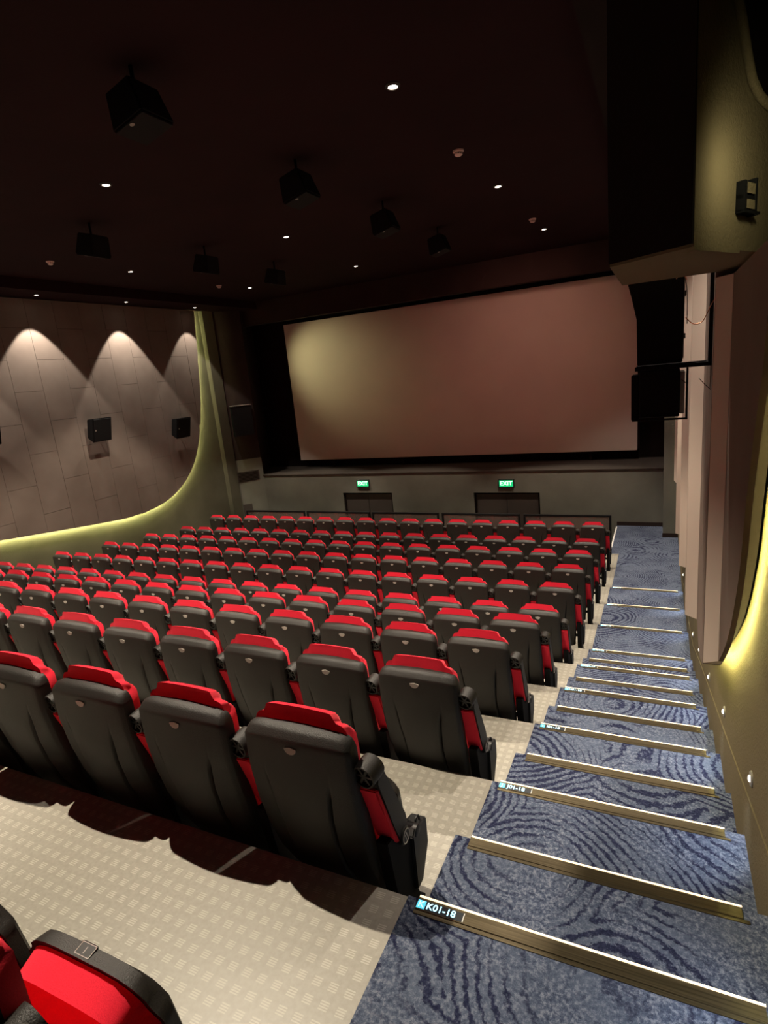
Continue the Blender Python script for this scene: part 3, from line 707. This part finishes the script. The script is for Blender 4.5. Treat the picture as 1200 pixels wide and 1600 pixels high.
# folded seat pan (cushion faces the backrest)
TILT = math.radians(8)
def pan_pt(x, s, t):                     # s up the folded pan, t thickness forwards
    y = .300 + .055 - math.sin(TILT) * s + math.cos(TILT) * t; z = .245 + math.cos(TILT) * s + math.sin(TILT) * t
    return Vector((x, y, z))
def pan_shell_b(u, v):
    s = .36 * v; w = .232 - .035 * sst(.8, 1, v) * 1 - .02 * (1 - sst(0, .2, v))
    s -= .045 * abs(u) ** 5 * sst(.6, 1, v); return pan_pt(u * w, s, .0)
def pan_shell_f(u, v):
    s = .36 * v; w = .226 - .040 * sst(.8, 1, v) - .02 * (1 - sst(0, .2, v))
    s -= .045 * abs(u) ** 5 * sst(.6, 1, v); return pan_pt(u * w, s - .004, .045 - .012 * sst(.9, 1, abs(u)) - .012 * sst(.9, 1, v))
def pan_cush_f(u, v):
    s = .012 + .336 * v; w = .222 - .036 * sst(.8, 1, v) - .02 * (1 - sst(0, .2, v))
    s -= .045 * abs(u) ** 5 * sst(.6, 1, v); return pan_pt(u * w, s, -.001)
def pan_cush_b(u, v):
    p = pan_cush_f(u, v)
    t = .095 - .030 * v; t *= (1 - .45 * sst(.88, 1, abs(u)) ** 2)
    d = Vector((0, -math.cos(TILT), -math.sin(TILT))) * t
    q = p + d; q.z -= .014 * sst(.85, 1, v); q.x *= 1 - .05 * sst(.85, 1, abs(u)); return q
UP = [-1, -.97, -.92, -.82, -.65, -.4, -.15, .15, .4, .65, .82, .92, .97, 1]
VP = [0, .05, .15, .3, .5, .7, .82, .9, .95, .98, 1]

PIV = Vector((0, .185, .445)); CUPP = Vector((0, .045, .832)); AX = .268
def arm_dir(): return (CUPP - PIV).normalized()
def make_arm(parent, x0):
    """raised armrest: two parts that swing up between the backs"""
    dirv = arm_dir(); nrm = Vector((0, -dirv.z, dirv.y)) * 1   # towards the rear
    if nrm.y > 0: nrm = -nrm
    L = (CUPP - PIV).length
    def P(s, t): q = PIV + dirv * s + nrm * t; return (q.y, q.z)
    side = [P(-.035, .022), P(-.045, -.02), P(-.02, -.055), P(.06, -.062), P(.20, -.050), P(L - .02, -.040), P(L + .005, .0), P(L - .03, .026), P(.1, .026)]
    o = prism('armrest', side, x0 - .036, x0 + .040, YZ, M['shell'], parent, .006)
    pad = [P(-.005, .024), P(.03, .012), P(L - .06, .012), P(L - .055, .040), P(.06, .046), P(.02, .040)]
    prism('arm_pad', pad, x0 - .038, x0 + .034, YZ, M['red'], parent, .005)
    # cup holder: short hollow cylinder, closed by a spoked base that faces the rear
    ax = Vector((-.10, -.95, -.12)).normalized(); mx = Matrix.Translation(CUPP + Vector((x0 - .002, -.005, .0)) - ax * .045) @ ax.to_track_quat('Z', 'Y').to_matrix().to_4x4()
    c = lathe('cup_holder', [(.041, .0), (.047, .0), (.048, .035), (.046, .075), (.040, .075), (.040, .064), (.041, .035), (.041, .0)], mx, M['shell'], parent, 22)
    bm = bmesh.new()
    for a in range(3):
        q = bmesh.new(); add_box(q, (-.041, -.0045, .062), (.041, .0045, .068)); q.transform(Matrix.Rotation(a * math.pi / 3, 4, 'Z'))
        me = bpy.data.meshes.new('t'); q.to_mesh(me); q.free(); bm.from_mesh(me); bpy.data.meshes.remove(me)
    bm.transform(mx); from_bm('spokes', bm, M['black'], c)
    # pivot badge on the outer side
    q = PIV + Vector((x0 + .040, .01, -.005)); mb = Matrix.Translation(q) @ Matrix.Rotation(math.pi / 2, 4, 'Y')
    bd = lathe('pivot_cap', [(0, .008), (.030, .008), (.034, .004), (.034, -.002), (0, -.002)], mb, M['black'], parent, 22)
    lathe('cap_ring', [(.026, .0081), (.030, .0081), (.030, .0096), (.026, .0096), (.026, .0081)], mb, M['grey_mark'], bd, 22)
    bm = bmesh.new()
    for s in (-.006, .006): add_box(bm, (-.014, s - .0022, .008), (.014, s + .0022, .0092))
    bm.transform(mb @ Matrix.Rotation(math.radians(20), 4, 'Z')); from_bm('cap_mark', bm, M['grey_mark'], bd)
def make_stand(parent, x0):
    side = [(.075, .50), (.20, .47), (.25, .42), (.285, .33), (.285, .10), (.33, .012), (.33, 0), (.16, 0), (.16, .05), (.12, .22)]
    prism('stanchion', side, x0 - .024, x0 + .026, YZ, M['steel_black'], parent, .004)
    pts = [(.27, .36), (.30, .385), (.35, .355), (.415, .345), (.415, .22), (.33, .10), (.27, .10)]
    h = prism('hinge_housing', pts, x0 - .03, x0 + .040, YZ, M['black'], parent, .005)
    lathe('hinge_pin', [(0, -.040), (.026, -.040), (.026, .040), (.02, .043), (0, .043)], Matrix.Translation((x0 + .002, .315, .36)) @ Matrix.Rotation(math.pi / 2, 4, 'Y'), M['black'], h, 14)
    tube('hinge_loop', [(x0 + .018, .345, .35), (x0 + .018, .35, .375), (x0 + .018, .365, .382), (x0 + .018, .383, .37), (x0 + .018, .387, .34)], .005, M['black'], h, 6)
    box('foot', (x0 - .035, .13, 0), (x0 + .035, .345, .012), M['steel_black'], parent, .003)

proto = empty('cinema_chair', (0, 0, 0))
make_shell(proto)
hm = bmesh.new()                          # half-moon grip in the shell
ring = []
zc = .922; yb = shell_back(0, (zc - ZB) / (ZT - ZB)).y
pts = [(-.026, 0)] + [(-.026 * math.cos(a), -.024 * math.sin(a)) for a in [k * math.pi / 10 for k in range(1, 10)]] + [(.026, 0), (.0, .006)]
add_prism(hm, [(a, b + zc) for a, b in pts], yb - .0035, yb + .014, XZ)
from_bm('grip', hm, mat('grip_painted_light', (.36, .34, .30), .4), proto)  # pale colour stands in for light on the recess's lower edge
slab('back_cushion', UC, VC, cushion_back, cushion_front, M['red'], proto)
pan = slab('seat_pan', UP, VP, pan_shell_b, pan_shell_f, M['shell'], proto)
slab('seat_cushion', UP, VP, pan_cush_b, pan_cush_f, M['red'], proto)
# cross tube under the pan tying the stanchions
tube('cross_tube', [(-.236, .325, .20), (AX - .026, .325, .20)], .018, M['steel_black'], proto, 10)
make_arm(proto, AX); make_stand(proto, AX)

rows = ['nearest row', 'second row from the camera', 'third row from the camera', 'fourth row from the camera', 'fifth row from the camera', 'sixth row from the camera',
        'fifth row from the front', 'fourth row from the front', 'third row from the front', 'second row from the front', 'front row']
cnt = ['at the stair aisle', 'second from the stair aisle', 'third from the stair aisle', 'fourth from the stair aisle', 'fifth from the stair aisle', 'sixth from the stair aisle', 'seventh from the stair aisle',
       'eighth from the stair aisle', 'ninth from the stair aisle', 'tenth from the stair aisle', 'eleventh from the stair aisle', 'twelfth from the stair aisle', 'thirteenth from the stair aisle',
       'fourteenth from the stair aisle', 'fifteenth from the stair aisle', 'third from the left end', 'second from the left end', 'at the left end']
NV = [4, 8, 12, 16, 18, 18, 18, 18, 18, 18, 18]
first = True
for i in range(11):
    for j in range(NV[i]):
        o = proto if first else copy_tree(proto)
        first = False
        o.location = (-1.4864 - .56 * j, YE[i] - .008, LV[i])
        if i == 0: lab = ('red folded cinema seat numbered 1 in the bottom left corner' if j == 0 else 'red folded cinema seat cut by the left edge, in the row nearest the camera' if j == 1 else 'red folded seat in the nearest row, left of frame, ' + cnt[j])
        else: lab = 'red cinema seat with black shell, ' + rows[i] + ', ' + cnt[j]
        tag(o, lab, 'chair', 'red cinema seats in rows')
        if i == 0:
            # seat number plate on top edge of the folded pan
            pn = [c for c in o.children if c.name.startswith('seat_pan')][0]
            c = pan_pt(0, .357, .020); 
            mx = Matrix.Translation(c + Vector((0, 0, .0015))) @ Matrix.Rotation(math.radians(8), 4, 'X') @ Matrix.Rotation(math.pi, 4, 'Z')
            bm = bmesh.new(); add_box(bm, (-.026, -.016, -.002), (.026, .016, .0005), .003); bm.transform(mx); pt = from_bm('number_plate', bm, M['black'], pn)
            bm = bmesh.new()
            for lo, hi in (((-.024, -.014, .0005), (.024, -.0125, .0012)), ((-.024, .0125, .0005), (.024, .014, .0012)), ((-.024, -.014, .0005), (-.0225, .014, .0012)), ((.0225, -.014, .0005), (.024, .014, .0012))): add_box(bm, lo, hi)
            bm.transform(mx); me = from_bm('plate_border', bm, M['grey_mark'], pn)
            text_mesh('seat_number', str(j + 1), .022, M['grey_mark'], pn, mx @ Matrix.Translation((0, 0, .001)), .0004)
bpy.context.view_layer.update()
